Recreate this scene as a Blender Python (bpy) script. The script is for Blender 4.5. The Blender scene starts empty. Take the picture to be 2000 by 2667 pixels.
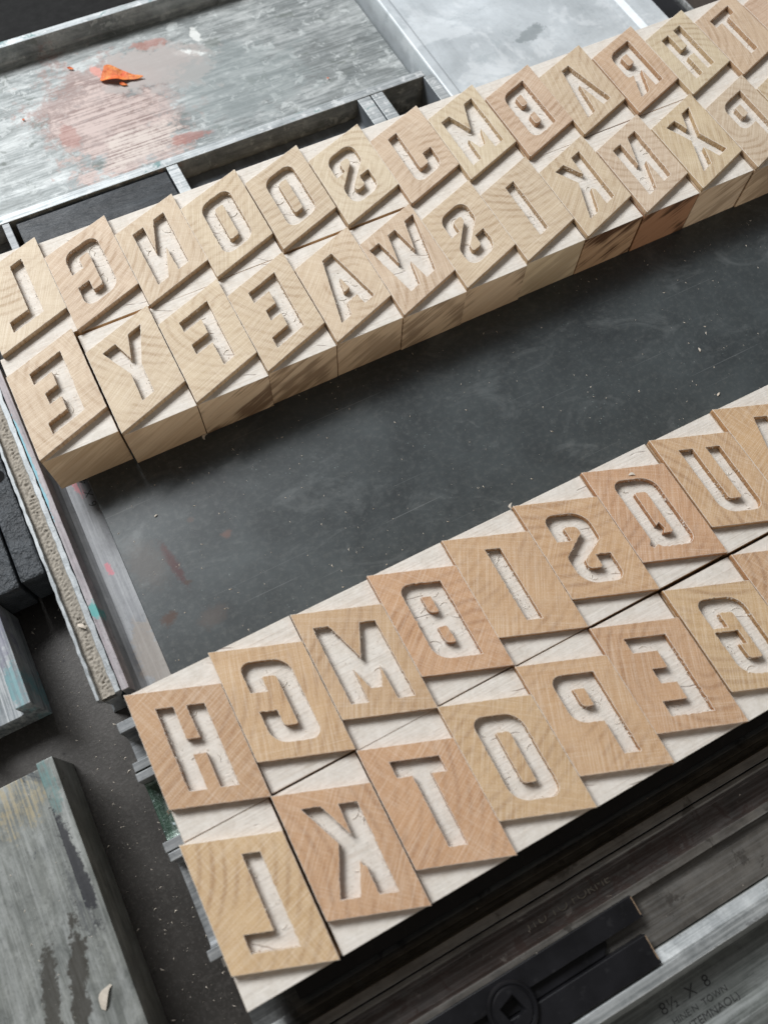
import bpy, bmesh, math, random
from mathutils import Vector, Matrix, noise as mnoise
C = bpy.context.scene.collection
SC = bpy.context.scene
MM = 0.001
random.seed(7)

# ------------------------------------------------------------------ camera
cam_d = bpy.data.cameras.new('camera'); cam = bpy.data.objects.new('camera', cam_d); C.objects.link(cam)
SC.camera = cam
CP = (41.458, -76.097, 276.517)
M3 = Matrix(((0.88468192, 0.41781200, -0.20681157), (-0.46536682, 0.81789095, -0.33836092), (0.02777806, 0.39558503, 0.91800918)))
cam.matrix_world = Matrix.Translation(Vector(CP) * MM) @ M3.to_4x4()
cam_d.sensor_fit = 'VERTICAL'; cam_d.sensor_height = 24.0; cam_d.lens = 24.0 * 2140.35 / 2667.0
cam_d.clip_start = 0.01; cam_d.clip_end = 20
cam_d.dof.use_dof = True; cam_d.dof.focus_distance = 0.315; cam_d.dof.aperture_fstop = 8.0

# ------------------------------------------------------------------ room light
SC.view_settings.view_transform = 'Standard'; SC.view_settings.look = 'None'
SC.view_settings.gamma = 1; SC.view_settings.exposure = 0.06
W = bpy.data.worlds.new('World'); SC.world = W; W.use_nodes = True
wn = W.node_tree; wn.nodes.clear()
wtc = wn.nodes.new('ShaderNodeTexCoord'); wdot = wn.nodes.new('ShaderNodeVectorMath'); wdot.operation = 'DOT_PRODUCT'
wdot.inputs[1].default_value = (0.25, 0.93, 0.27)
wr = wn.nodes.new('ShaderNodeValToRGB'); wbg = wn.nodes.new('ShaderNodeBackground'); wo = wn.nodes.new('ShaderNodeOutputWorld')
wn.links.new(wtc.outputs['Generated'], wdot.inputs[0]); wn.links.new(wdot.outputs['Value'], wr.inputs[0])
wr.color_ramp.elements[0].position = 0.35; wr.color_ramp.elements[0].color = (0.22, 0.21, 0.195, 1)
wr.color_ramp.elements[1].position = 0.98; wr.color_ramp.elements[1].color = (0.95, 1.0, 1.08, 1)
wn.links.new(wr.outputs[0], wbg.inputs[0]); wbg.inputs[1].default_value = 0.46
wn.links.new(wbg.outputs[0], wo.inputs[0])

def area(name, loc, target, sx, sy, power, col):
    d = bpy.data.lights.new(name, 'AREA'); d.shape = 'RECTANGLE'; d.size = sx; d.size_y = sy; d.energy = power; d.color = col
    o = bpy.data.objects.new(name, d); C.objects.link(o); o.location = loc
    o.rotation_euler = (Vector(target) - Vector(loc)).to_track_quat('-Z', 'Y').to_euler()
    return o
area('window_light', (-0.30, 0.92, 0.93), (0.12, 0.06, 0), 0.68, 0.42, 22.5, (0.97, 0.985, 1.0))
area('added_fill_light', (0.25, -1.25, 0.22), (0.15, 0.1, 0), 1.3, 0.4, 4.6, (1.0, 0.97, 0.93))  # weak fill added to brighten the block fronts, no visible lamp there

# ------------------------------------------------------------------ helpers
def mesh_obj(name, verts, faces, mats, parent=None, mi=None, smooth=False):
    me = bpy.data.meshes.new(name)
    me.from_pydata([(v[0] * MM, v[1] * MM, v[2] * MM) for v in verts], [], faces)
    for m in (mats if isinstance(mats, (list, tuple)) else [mats]): me.materials.append(m)
    if mi:
        for p, k in zip(me.polygons, mi): p.material_index = k
    if smooth:
        for p in me.polygons: p.use_smooth = True
    me.update()
    o = bpy.data.objects.new(name, me); C.objects.link(o)
    if parent: o.parent = parent
    return o
def tag(o, label=None, cat=None, group=None, kind=None):
    if label: o['label'] = label
    if cat: o['category'] = cat
    if group: o['group'] = group
    if kind: o['kind'] = kind
    return o
def empty(name, loc, label, cat, group=None):
    o = bpy.data.objects.new(name, None); C.objects.link(o); o.location = Vector(loc) * MM
    o.empty_display_size = 0.005
    return tag(o, label, cat, group)
def bevel(o, w, seg=2):
    m = o.modifiers.new('bevel', 'BEVEL'); m.width = w * MM; m.segments = seg; m.limit_method = 'ANGLE'; m.angle_limit = math.radians(35)
    return o
def box(name, x0, x1, y0, y1, z0, z1, mats, parent=None, bev=0.2):
    v = [(x0, y0, z0), (x1, y0, z0), (x1, y1, z0), (x0, y1, z0), (x0, y0, z1), (x1, y0, z1), (x1, y1, z1), (x0, y1, z1)]
    f = [(0, 3, 2, 1), (4, 5, 6, 7), (0, 1, 5, 4), (1, 2, 6, 5), (2, 3, 7, 6), (3, 0, 4, 7)]
    o = mesh_obj(name, v, f, mats, parent)
    if bev: bevel(o, bev)
    return o
def extrude_profile(name, prof, a0, a1, axis, mats, parent=None, bev=0.25, step=None, jit=0.0):
    """prof: list of (c, z) in mm, counter-clockwise; extruded from a0 to a1 along axis."""
    n = len(prof)
    ns = 1 if not step else max(1, int(abs(a1 - a0) / step))
    verts = []; faces = []
    for k in range(ns + 1):
        a = a0 + (a1 - a0) * k / ns
        for i, (c, z) in enumerate(prof):
            d = jit * mnoise.noise(Vector((a * 0.35, i * 7.1, 3.3))) if jit else 0
            dz = 0.4 * jit * mnoise.noise(Vector((a * 0.3, i * 3.7, 9.3))) if jit else 0
            verts.append((a, c + d, z + dz) if axis == 'x' else (c + d, a, z + dz))
    for k in range(ns):
        for i in range(n):
            j = (i + 1) % n
            faces.append((k * n + i, k * n + j, (k + 1) * n + j, (k + 1) * n + i))
    faces.append(tuple(range(n - 1, -1, -1))); faces.append(tuple(ns * n + i for i in range(n)))
    o = mesh_obj(name, verts, faces, mats, parent)
    bm = bmesh.new(); bm.from_mesh(o.data); bmesh.ops.recalc_face_normals(bm, faces=bm.faces[:]); bm.to_mesh(o.data); bm.free()
    if bev: bevel(o, bev)
    return o
BED = -21.5
def ibeam_profile(c0, c1, tl=2.8, tr=2.8, web=-9.5, r=3.0, fil=2.2):
    """I-section of a metal furniture piece lying on its side: two rims and a web between."""
    top = [(c0, BED), (c1, BED), (c1, 0), (c1 - tr, 0)]
    def fillet(cx, s):
        return [(cx + s * (r - r * math.sin(t)), web + fil - fil * math.cos(t)) for t in [math.pi / 2 * q / 4 for q in range(5)]]
    right = [(c1 - tr - (r - r * math.sin(t)), web + (fil - fil * math.cos(t))) for t in []]
    right = []
    for q in range(5):
        t = math.pi / 2 * q / 4
        right.append((c1 - tr - r * (1 - math.cos(t)), web + fil * (1 - math.sin(t))))
    left = []
    for q in range(4, -1, -1):
        t = math.pi / 2 * q / 4
        left.append((c0 + tl + r * (1 - math.cos(t)), web + fil * (1 - math.sin(t))))
    return top + right + left + [(c0 + tl, 0), (c0, 0)]

# ------------------------------------------------------------------ node helper
def lin(c):
    return tuple((x / 12.92 if x <= 0.04045 else ((x + 0.055) / 1.055) ** 2.4) for x in [v / 255.0 for v in c]) + (1,)
class NT:
    def __init__(s, name):
        s.m = bpy.data.materials.new(name); s.m.use_nodes = True; s.t = s.m.node_tree
        s.b = s.t.nodes['Principled BSDF']; s.tc = s.t.nodes.new('ShaderNodeTexCoord')
    def n(s, typ, **k):
        x = s.t.nodes.new(typ)
        for a, v in k.items(): setattr(x, a, v)
        return x
    def l(s, a, b): s.t.links.new(a, b)
    def put(s, sock, v):
        if hasattr(v, 'is_output'): s.l(v, sock)
        else: sock.default_value = v
    def scale(s, vec, sc, rot=(0, 0, 0), loc=(0, 0, 0)):
        mp = s.n('ShaderNodeMapping'); s.l(vec, mp.inputs[0])
        s.put(mp.inputs['Scale'], sc); s.put(mp.inputs['Rotation'], rot); s.put(mp.inputs['Location'], loc); return mp.outputs[0]
    def noise(s, vec, scale=1, detail=2, rough=0.5, dist=0):
        x = s.n('ShaderNodeTexNoise'); s.l(vec, x.inputs['Vector']); x.inputs['Scale'].default_value = scale
        x.inputs['Detail'].default_value = detail; x.inputs['Roughness'].default_value = rough; x.inputs['Distortion'].default_value = dist
        return x.outputs['Fac']
    def vor(s, vec, scale):
        x = s.n('ShaderNodeTexVoronoi'); s.l(vec, x.inputs['Vector']); x.inputs['Scale'].default_value = scale; return x.outputs['Distance']
    def ramp(s, fac, p0, p1, c0=(0, 0, 0, 1), c1=(1, 1, 1, 1)):
        x = s.n('ShaderNodeValToRGB'); s.l(fac, x.inputs[0]); e = x.color_ramp.elements
        e[0].position = p0; e[0].color = c0; e[1].position = p1; e[1].color = c1; return x.outputs[0]
    def mix(s, fac, a, b, mode='MIX'):
        x = s.n('ShaderNodeMix', data_type='RGBA', blend_type=mode, clamp_factor=True)
        s.put(x.inputs[0], fac); s.put(x.inputs[6], a); s.put(x.inputs[7], b); return x.outputs[2]
    def math(s, op, a, b=0.0, clamp=False):
        x = s.n('ShaderNodeMath', operation=op, use_clamp=clamp); s.put(x.inputs[0], a); s.put(x.inputs[1], b); return x.outputs[0]
    def bump(s, h, strength, dist, normal=None):
        x = s.n('ShaderNodeBump'); s.l(h, x.inputs['Height']); x.inputs['Strength'].default_value = strength
        x.inputs['Distance'].default_value = dist * MM
        if normal: s.l(normal, x.inputs['Normal'])
        return x.outputs[0]
    def ellipse(s, vec, cx, cy, rx, ry, rot=0, nvec=None, namp=0.35, nscale=120, edge=0.12):
        """soft mask, 1 inside an ellipse given in mm, edge broken by noise"""
        sh = s.n('ShaderNodeVectorMath', operation='SUBTRACT'); s.l(vec, sh.inputs[0]); sh.inputs[1].default_value = (cx * MM, cy * MM, 0)
        mp = s.n('ShaderNodeMapping'); mp.vector_type = 'TEXTURE'; s.l(sh.outputs[0], mp.inputs[0])
        mp.inputs['Rotation'].default_value = (0, 0, rot); mp.inputs['Scale'].default_value = (rx * MM, ry * MM, 1000)
        ln = s.n('ShaderNodeVectorMath', operation='LENGTH'); s.l(mp.outputs[0], ln.inputs[0])
        nz = s.math('ADD', s.math('MULTIPLY', s.noise(vec, nscale, 5, 0.65), 0.6), s.math('MULTIPLY', s.noise(vec, nscale * 4.5, 4, 0.7), 0.4))
        v = s.math('ADD', ln.outputs['Value'], s.math('MULTIPLY', s.math('SUBTRACT', nz, 0.5), namp * 4))
        return s.math('SUBTRACT', 1.0, s.math('DIVIDE', s.math('SUBTRACT', v, 1.0 - edge), 2 * edge, True), True)

# ------------------------------------------------------------------ wood
def wood_face():
    s = NT('end_grain_face'); o = s.tc.outputs['Object']; oi = s.n('ShaderNodeObjectInfo')
    r = oi.outputs['Random']
    cx = s.n('ShaderNodeCombineXYZ')
    s.put(cx.inputs[2], s.math('MULTIPLY', r, 37.0)); rot = cx.outputs[0]
    cl = s.n('ShaderNodeCombineXYZ'); s.put(cl.inputs[0], s.math('ADD', s.math('MULTIPLY', r, 0.05), 0.012))
    s.put(cl.inputs[1], s.math('MULTIPLY', s.math('FRACT', s.math('MULTIPLY', r, 91.7)), 0.02)); s.put(cl.inputs[2], s.math('MULTIPLY', r, 3.0))
    v = s.scale(o, (1, 1, 1), rot, cl.outputs[0])
    wv = s.n('ShaderNodeTexWave', wave_type='RINGS', rings_direction='Z', wave_profile='SIN'); s.l(v, wv.inputs[0])
    wv.inputs['Scale'].default_value = 88; wv.inputs['Distortion'].default_value = 2.6; wv.inputs['Detail'].default_value = 4
    wv.inputs['Detail Scale'].default_value = 0.9; wv.inputs['Detail Roughness'].default_value = 0.62
    rings = s.ramp(wv.outputs['Fac'], 0.45, 1.0)
    blot = s.noise(v, 70, 3, 0.6)
    # saw marks: two crossing sets of fine lines
    cz = s.n('ShaderNodeCombineXYZ'); s.put(cz.inputs[2], s.math('ADD', s.math('MULTIPLY', s.math('FRACT', s.math('MULTIPLY', r, 53.3)), 1.1), 0.2))
    v1 = s.scale(s.scale(o, (1, 1, 1), cz.outputs[0]), (3600, 45, 45))
    v2 = s.scale(s.scale(o, (1, 1, 1), cz.outputs[0]), (35, 3000, 35), (0, 0, 0), (3, 7, 1))
    l1 = s.noise(v1, 1, 2, 0.6); l2 = s.noise(v2, 1, 2, 0.6)
    m1 = s.ramp(s.noise(o, 60, 1), 0.3, 0.7)
    fine = s.noise(o, 2500, 2, 0.7)
    base = oi.outputs['Color']
    dark = s.mix(1.0, base, (0.73, 0.64, 0.55, 1), 'MULTIPLY')
    light = s.mix(1.0, base, (1.10, 1.12, 1.13, 1), 'MULTIPLY')
    c = s.mix(s.math('MULTIPLY', rings, s.math('ADD', 0.25, s.math('MULTIPLY', s.ramp(s.noise(v, 55, 2), 0.35, 0.65), 0.75))), base, dark)
    c = s.mix(s.ramp(blot, 0.42, 0.68), c, light)
    c = s.mix(s.math('MULTIPLY', s.ramp(l1, 0.48, 0.64), 0.20), c, (1.0, 0.93, 0.80, 1), 'MIX')
    c = s.mix(s.math('MULTIPLY', s.ramp(l1, 0.30, 0.50, (1, 1, 1, 1), (0, 0, 0, 1)), 0.26), c, (0.62, 0.52, 0.40, 1), 'MULTIPLY')
    c = s.mix(s.math('MULTIPLY', s.math('MULTIPLY', s.ramp(l2, 0.50, 0.62), m1), 0.14), c, (0.98, 0.90, 0.78, 1), 'MIX')
    c = s.mix(s.math('MULTIPLY', s.ramp(l2, 0.32, 0.48, (1, 1, 1, 1), (0, 0, 0, 1)), 0.14), c, (0.62, 0.52, 0.42, 1), 'MULTIPLY')
    c = s.mix(s.math('MULTIPLY', s.ramp(fine, 0.45, 0.62), 0.16), c, (0.94, 0.86, 0.74, 1))
    c = s.mix(s.math('MULTIPLY', s.ramp(s.noise(s.scale(o, (1, 1, 1), (0, 0, 0), (2, 1, 0)), 1700, 3, 0.75), 0.28, 0.44, (1, 1, 1, 1), (0, 0, 0, 1)), 0.22), c, (0.50, 0.38, 0.28, 1), 'MULTIPLY')
    pin = s.ramp(s.vor(o, 210), 0.03, 0.05, (1, 1, 1, 1), (0, 0, 0, 1))
    c = s.mix(s.math('MULTIPLY', pin, s.ramp(s.noise(o, 45, 1), 0.62, 0.66)), c, (0.10, 0.06, 0.04, 1))
    # walls of the plate: cut grain darkened to paint in recess shade, bright torn edge
    s.l(c, s.b.inputs['Base Color']); s.b.inputs['Roughness'].default_value = 0.62
    s.b.inputs['Specular IOR Level'].default_value = 0.28
    h = s.math('ADD', s.math('MULTIPLY', l1, 0.5), s.math('ADD', s.math('MULTIPLY', l2, 0.4), s.math('MULTIPLY', fine, 0.3)))
    s.l(s.bump(h, 0.30, 0.08), s.b.inputs['Normal'])
    return s.m
def wood_routed():
    s = NT('routed_wood'); o = s.tc.outputs['Object']; oi = s.n('ShaderNodeObjectInfo'); r = oi.outputs['Random']
    sh = s.n('ShaderNodeCombineXYZ'); s.put(sh.inputs[0], s.math('MULTIPLY', r, 2.3)); s.put(sh.inputs[1], s.math('MULTIPLY', r, 1.1))
    v = s.scale(o, (1, 1, 1), (0, 0, 0), sh.outputs[0])
    f = s.noise(v, 900, 4, 0.7); g = s.noise(v, 260, 3, 0.6)
    gr = s.noise(s.scale(v, (35, 1300, 60), (0, 0, 0.30)), 1, 4, 0.65, 0.25)
    c = s.mix(s.ramp(g, 0.3, 0.7), (0.65, 0.595, 0.52, 1), (0.77, 0.72, 0.65, 1))
    c = s.mix(s.math('MULTIPLY', s.ramp(f, 0.35, 0.65), 0.3), c, (0.86, 0.83, 0.79, 1))
    c = s.mix(s.math('MULTIPLY', s.ramp(gr, 0.54, 0.70), 0.34), c, (0.48, 0.38, 0.30, 1))
    # hairline tool tracks
    w = s.n('ShaderNodeTexWave', wave_type='BANDS', bands_direction='Y'); s.l(s.scale(v, (1, 1, 1), (0, 0, 0.34)), w.inputs[0])
    w.inputs['Scale'].default_value = 38; w.inputs['Distortion'].default_value = 5.5; w.inputs['Detail'].default_value = 2; w.inputs['Detail Scale'].default_value = 1.1
    ln = s.ramp(w.outputs['Fac'], 0.0, 0.010, (1, 1, 1, 1), (0, 0, 0, 1))
    brk = s.ramp(s.noise(v, 120, 1), 0.60, 0.66)
    lm = s.math('MULTIPLY', ln, brk)
    c = s.mix(s.math('MULTIPLY', lm, 0.30), c, (0.26, 0.15, 0.12, 1))
    s.l(c, s.b.inputs['Base Color']); s.b.inputs['Roughness'].default_value = 0.85; s.b.inputs['Specular IOR Level'].default_value = 0.15
    h = s.math('SUBTRACT', s.math('ADD', s.math('MULTIPLY', f, 0.5), s.math('ADD', g, s.math('MULTIPLY', gr, 0.8))), s.math('MULTIPLY', lm, 1.2))
    s.l(s.bump(h, 0.7, 0.30), s.b.inputs['Normal']); return s.m
def wood_side():
    s = NT('side_grain'); o = s.tc.outputs['Object']; oi = s.n('ShaderNodeObjectInfo'); r = oi.outputs['Random']
    sh = s.n('ShaderNodeCombineXYZ'); s.put(sh.inputs[0], s.math('MULTIPLY', r, 1.7)); s.put(sh.inputs[2], r)
    v = s.scale(o, (1, 1, 1), (0, 0.55, 0), sh.outputs[0])
    gr = s.noise(s.scale(v, (25, 60, 420)), 1, 4, 0.65, 0.5)
    gf = s.noise(s.scale(v, (60, 60, 2200)), 1, 2, 0.6)
    blot = s.noise(s.scale(o, (1, 1, 1), (0, 0, 0), sh.outputs[0]), 42, 2, 0.6)
    c = s.mix(s.math('MULTIPLY', s.ramp(gr, 0.35, 0.7), 0.5), oi.outputs['Color'], s.mix(1.0, oi.outputs['Color'], (0.72, 0.58, 0.44, 1), 'MULTIPLY'))
    a = oi.outputs['Alpha']
    m = s.math('MULTIPLY', s.ramp(s.math('ADD', gr, s.math('MULTIPLY', s.math('SUBTRACT', blot, 0.5), 1.2)), 0.44, 0.60), a)
    c = s.mix(m, c, (0.10, 0.045, 0.02, 1))
    c = s.mix(s.math('MULTIPLY', s.ramp(gf, 0.45, 0.65), 0.15), c, (0.30, 0.20, 0.12, 1))
    s.l(c, s.b.inputs['Base Color']); s.b.inputs['Roughness'].default_value = 0.6; s.b.inputs['Specular IOR Level'].default_value = 0.3
    s.l(s.bump(s.math('ADD', gf, gr), 0.3, 0.08), s.b.inputs['Normal']); return s.m
M_FACE, M_ROUT, M_SIDE = wood_face(), wood_routed(), wood_side()
def shaded_cut_wall():  # cut wood of the walls, with recess shade painted into its brown
    s = NT('shaded_cut_wood'); o = s.tc.outputs['Object']; oi = s.n('ShaderNodeObjectInfo')
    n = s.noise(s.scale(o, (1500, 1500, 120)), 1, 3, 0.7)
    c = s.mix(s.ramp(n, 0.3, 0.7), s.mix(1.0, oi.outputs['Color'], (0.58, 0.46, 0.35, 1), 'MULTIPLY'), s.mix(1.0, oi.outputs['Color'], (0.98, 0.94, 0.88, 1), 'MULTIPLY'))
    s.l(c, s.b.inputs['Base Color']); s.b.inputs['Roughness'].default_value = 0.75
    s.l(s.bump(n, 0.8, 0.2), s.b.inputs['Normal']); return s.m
M_CUTSHADE = shaded_cut_wall()

# ------------------------------------------------------------------ metals and blacks
def metal(name, c0, c1, axis='x', rough=0.42, metallic=0.75, stains=(), blotch=30, streak=0.5, bump=0.25, patches=(), spots=0.5, mott=0.25):
    s = NT(name); o = s.tc.outputs['Object']
    sv = (18, 900, 300) if axis == 'x' else (900, 18, 300)
    st = s.noise(s.scale(o, sv), 1, 4, 0.65); bl = s.noise(o, blotch, 5, 0.7, 0.3); fi = s.noise(o, 700, 4, 0.7)
    c = s.mix(s.ramp(bl, 0.32, 0.68), c0, c1)
    c = s.mix(s.math('MULTIPLY', s.ramp(st, 0.42, 0.66), streak), c, (0.86, 0.88, 0.88, 1))
    c = s.mix(s.math('MULTIPLY', s.ramp(st, 0.28, 0.46, (1, 1, 1, 1), (0, 0, 0, 1)), streak * 0.8), c, (0.10, 0.10, 0.10, 1))
    c = s.mix(s.math('MULTIPLY', s.ramp(fi, 0.55, 0.72), spots * 0.6), c, (0.07, 0.07, 0.07, 1))
    mo = s.noise(s.scale(o, (45, 150, 60) if axis == 'x' else (150, 45, 60)), 1, 6, 0.75, 0.4)
    c = s.mix(s.math('MULTIPLY', s.ramp(mo, 0.50, 0.66), mott), c, (0.60, 0.62, 0.61, 1))
    c = s.mix(s.math('MULTIPLY', s.ramp(mo, 0.34, 0.50, (1, 1, 1, 1), (0, 0, 0, 1)), mott * 0.9), c, (0.10, 0.11, 0.105, 1))
    rg = s.math('ADD', rough - 0.12, s.math('MULTIPLY', bl, 0.35)); mt = metallic
    for i, (col, sc, th, amt) in enumerate(stains):
        k = s.math('MULTIPLY', s.ramp(s.noise(s.scale(o, (1, 1, 1), (0, 0, 0), (i * 1.3 + 0.4, i * 0.7, 0)), sc, 5, 0.7, 0.5), th, th + 0.05), amt)
        c = s.mix(k, c, col); rg = s.math('ADD', rg, s.math('MULTIPLY', k, 0.25))
        mt = s.math('MULTIPLY', mt, s.math('SUBTRACT', 1.0, s.math('MULTIPLY', k, 0.8)))
    for (col, cx, cy, rx, ry, rot, amt, sp, stamt) in patches:
        k = s.ellipse(o, cx, cy, rx, ry, rot, namp=1.0, nscale=sp, edge=0.16)
        if stamt: k = s.math('MULTIPLY', k, s.ramp(s.math('ADD', s.math('MULTIPLY', st, 0.6), s.math('MULTIPLY', s.noise(o, 160, 5, 0.75), 0.4)), 0.46 - stamt, 0.54))
        k = s.math('MULTIPLY', k, amt); c = s.mix(k, c, col)
        mt = s.math('MULTIPLY', mt, s.math('SUBTRACT', 1.0, s.math('MULTIPLY', k, 0.9)))
    s.l(c, s.b.inputs['Base Color']); s.put(s.b.inputs['Roughness'], rg); s.put(s.b.inputs['Metallic'], mt)
    h = s.math('ADD', s.math('MULTIPLY', st, 0.6), s.math('ADD', s.math('MULTIPLY', fi, 0.5), bl))
    s.l(s.bump(h, bump, 0.25), s.b.inputs['Normal']); return s.m
TEAL = (0.05, 0.20, 0.20, 1)
M_TRAY1 = metal('worn_tray_metal', (0.17, 0.19, 0.19, 1), (0.30, 0.32, 0.315, 1), 'x', 0.50, 0.30, blotch=40, streak=0.22, mott=0.65,
    stains=(((0.62, 0.65, 0.64, 1), 170, 0.57, 0.55), ((0.12, 0.14, 0.12, 1), 70, 0.60, 0.45)),
    patches=(((0.30, 0.16, 0.13, 1), 84, 266, 31, 38, 0.25, 0.55, 60, 0.0), ((0.58, 0.47, 0.43, 1), 86, 256, 27, 30, 0.1, 0.8, 60, 0.02), ((0.66, 0.60, 0.54, 1), 92, 246, 20, 10, 0.2, 0.6, 60, 0.02), ((0.36, 0.13, 0.10, 1), 113, 240, 9, 3, -0.1, 0.6, 90, 0), ((0.40, 0.16, 0.12, 1), 120, 306, 9, 3.5, -0.2, 0.6, 90, 0), ((0.34, 0.14, 0.11, 1), 64, 264, 4, 9, 0, 0.5, 90, 0), ((0.80, 0.81, 0.78, 1), 137, 291, 9, 2.2, -0.5, 0.8, 110, 0), ((0.80, 0.81, 0.78, 1), 143, 302, 2.0, 6, 0, 0.7, 110, 0), ((0.70, 0.28, 0.22, 1), 90, 299, 2.2, 4.5, 0.2, 0.7, 90, 0),
             ((0.40, 0.36, 0.34, 1), 117, 289, 26, 15, -0.15, 0.88, 50, 0.0), ((0.26, 0.30, 0.30, 1), 150, 262, 32, 26, 0.2, 0.45, 60, 0.0)))
M_TRAYRIM = metal('scuffed_rim_metal', (0.22, 0.25, 0.26, 1), (0.44, 0.47, 0.48, 1), 'x', 0.48, 0.4, blotch=90, streak=0.5,
    stains=((TEAL, 60, 0.60, 0.6), ((0.75, 0.76, 0.76, 1), 190, 0.56, 0.6)))
M_ZINC = metal('pale_zinc', (0.50, 0.54, 0.56, 1), (0.72, 0.77, 0.80, 1), 'y', 0.46, 0.35, blotch=26, streak=0.06, spots=0.25, bump=0.10, mott=0.05,
    stains=(((0.32, 0.37, 0.39, 1), 60, 0.60, 0.35), ((0.84, 0.87, 0.89, 1), 30, 0.54, 0.3)), patches=(((0.16, 0.19, 0.20, 1), 288, 222, 9, 4, 0.2, 0.6, 90, 0),))
M_STEEL = metal('grey_furniture_metal', (0.12, 0.13, 0.135, 1), (0.24, 0.25, 0.26, 1), 'x', 0.5, 0.4, blotch=120, streak=0.15,
    stains=(((0.70, 0.50, 0.50, 1), 45, 0.66, 0.35), (TEAL, 40, 0.70, 0.6)))
M_CHAN = metal('nicked_channel_metal', (0.20, 0.22, 0.23, 1), (0.40, 0.42, 0.43, 1), 'y', 0.5, 0.35, blotch=300, streak=0.0, spots=1.0)
M_WEB = metal('dull_web_metal', (0.17, 0.175, 0.185, 1), (0.27, 0.275, 0.285, 1), 'y', 0.5, 0.3, blotch=60, streak=0.12, mott=0.15,
    patches=(((0.66, 0.22, 0.25, 1), 7.2, 93, 1.6, 7, 0.25, 0.75, 240, 0.02), ((0.60, 0.18, 0.22, 1), 6.0, 55, 1.2, 2.6, 0.1, 0.7, 300, 0.0),
             ((0.30, 0.25, 0.20, 1), 9, 14, 5, 16, 0, 0.5, 120, 0.0)))
M_PINKRIM = metal('pinkish_scuffed_rim', (0.22, 0.20, 0.21, 1), (0.40, 0.35, 0.37, 1), 'y', 0.62, 0.12, blotch=160, streak=0.2, spots=0.9,
    patches=(((0.06, 0.38, 0.36, 1), -2.3, 38, 1.5, 3, 0, 0.8, 200, 0), ((0.20, 0.50, 0.60, 1), -3.9, 105, 0.8, 22, 0, 0.8, 100, 0)))
M_LEFT = metal('teal_streaked_tray_metal', (0.13, 0.14, 0.13, 1), (0.25, 0.26, 0.24, 1), 'y', 0.44, 0.35, blotch=90, streak=0.16, mott=0.3, spots=0.8,
    stains=(((0.04, 0.05, 0.06, 1), 55, 0.63, 0.85), ((0.42, 0.34, 0.18, 1), 35, 0.70, 0.5)),
    patches=((TEAL, -35, -10, 2.4, 9, 0.05, 0.6, 160, 0.05), ((0.40, 0.32, 0.17, 1), -47, -8, 8, 9, 0, 0.6, 120, 0.02), ((0.012, 0.012, 0.018, 1), -35.5, -34, 2.4, 17, 0.06, 0.9, 220, 0.0),
             ((0.03, 0.024, 0.016, 1), -47, -66, 2.8, 18, -0.25, 0.85, 170, 0.0), ((0.03, 0.024, 0.016, 1), -55, -64, 2.4, 15, -0.2, 0.8, 170, 0.0), ((0.02, 0.022, 0.03, 1), -38.5, -48, 2.6, 15, 0.1, 0.6, 200, 0.03)))
M_TEALP = metal('teal_inked_metal', (0.12, 0.14, 0.15, 1), (0.22, 0.24, 0.26, 1), 'y', 0.58, 0.15, blotch=60, streak=0.4,
    patches=(((0.06, 0.28, 0.31, 1), -34, 26, 3, 8, 0, 0.6, 140, 0.05), ((0.14, 0.13, 0.20, 1), -36, 52, 4, 16, 0, 0.5, 90, 0.0)))
M_GREEN = metal('green_inked_metal', (0.015, 0.04, 0.025, 1), (0.04, 0.09, 0.06, 1), 'y', 0.25, 0.3, blotch=500, streak=0.1, bump=0.8,
    stains=(((0.55, 0.65, 0.68, 1), 260, 0.60, 0.8), ((0.20, 0.08, 0.03, 1), 200, 0.62, 0.7)))
M_DARKRAIL = metal('dark_stained_rail', (0.065, 0.058, 0.050, 1), (0.14, 0.127, 0.11, 1), 'x', 0.6, 0.3, blotch=120, streak=0.08, mott=0.06,
    stains=(((0.03, 0.025, 0.02, 1), 80, 0.58, 0.7),))
M_BROWNRAIL = metal('rusty_brown_rail', (0.026, 0.017, 0.013, 1), (0.055, 0.036, 0.030, 1), 'x', 0.6, 0.25, blotch=140, streak=0.08, mott=0.08,
    stains=(((0.05, 0.03, 0.025, 1), 120, 0.55, 0.7), ((0.22, 0.20, 0.18, 1), 200, 0.62, 0.5)))
M_BRIGHT = metal('bright_rail_metal', (0.22, 0.24, 0.245, 1), (0.45, 0.47, 0.47, 1), 'x', 0.4, 0.5, blotch=110, streak=0.4,
    stains=(((0.12, 0.12, 0.12, 1), 90, 0.60, 0.7),))
M_SHOULDER = metal('mottled_grey_metal', (0.035, 0.036, 0.036, 1), (0.085, 0.088, 0.086, 1), 'x', 0.38, 0.45, blotch=200, streak=0.06, mott=0.06,
    stains=(((0.02, 0.02, 0.02, 1), 60, 0.60, 0.8),))

M_OLIVE = metal('grey_green_rail', (0.075, 0.082, 0.076, 1), (0.15, 0.16, 0.148, 1), 'x', 0.5, 0.25, blotch=90, streak=0.12, mott=0.15, spots=0.3)

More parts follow.
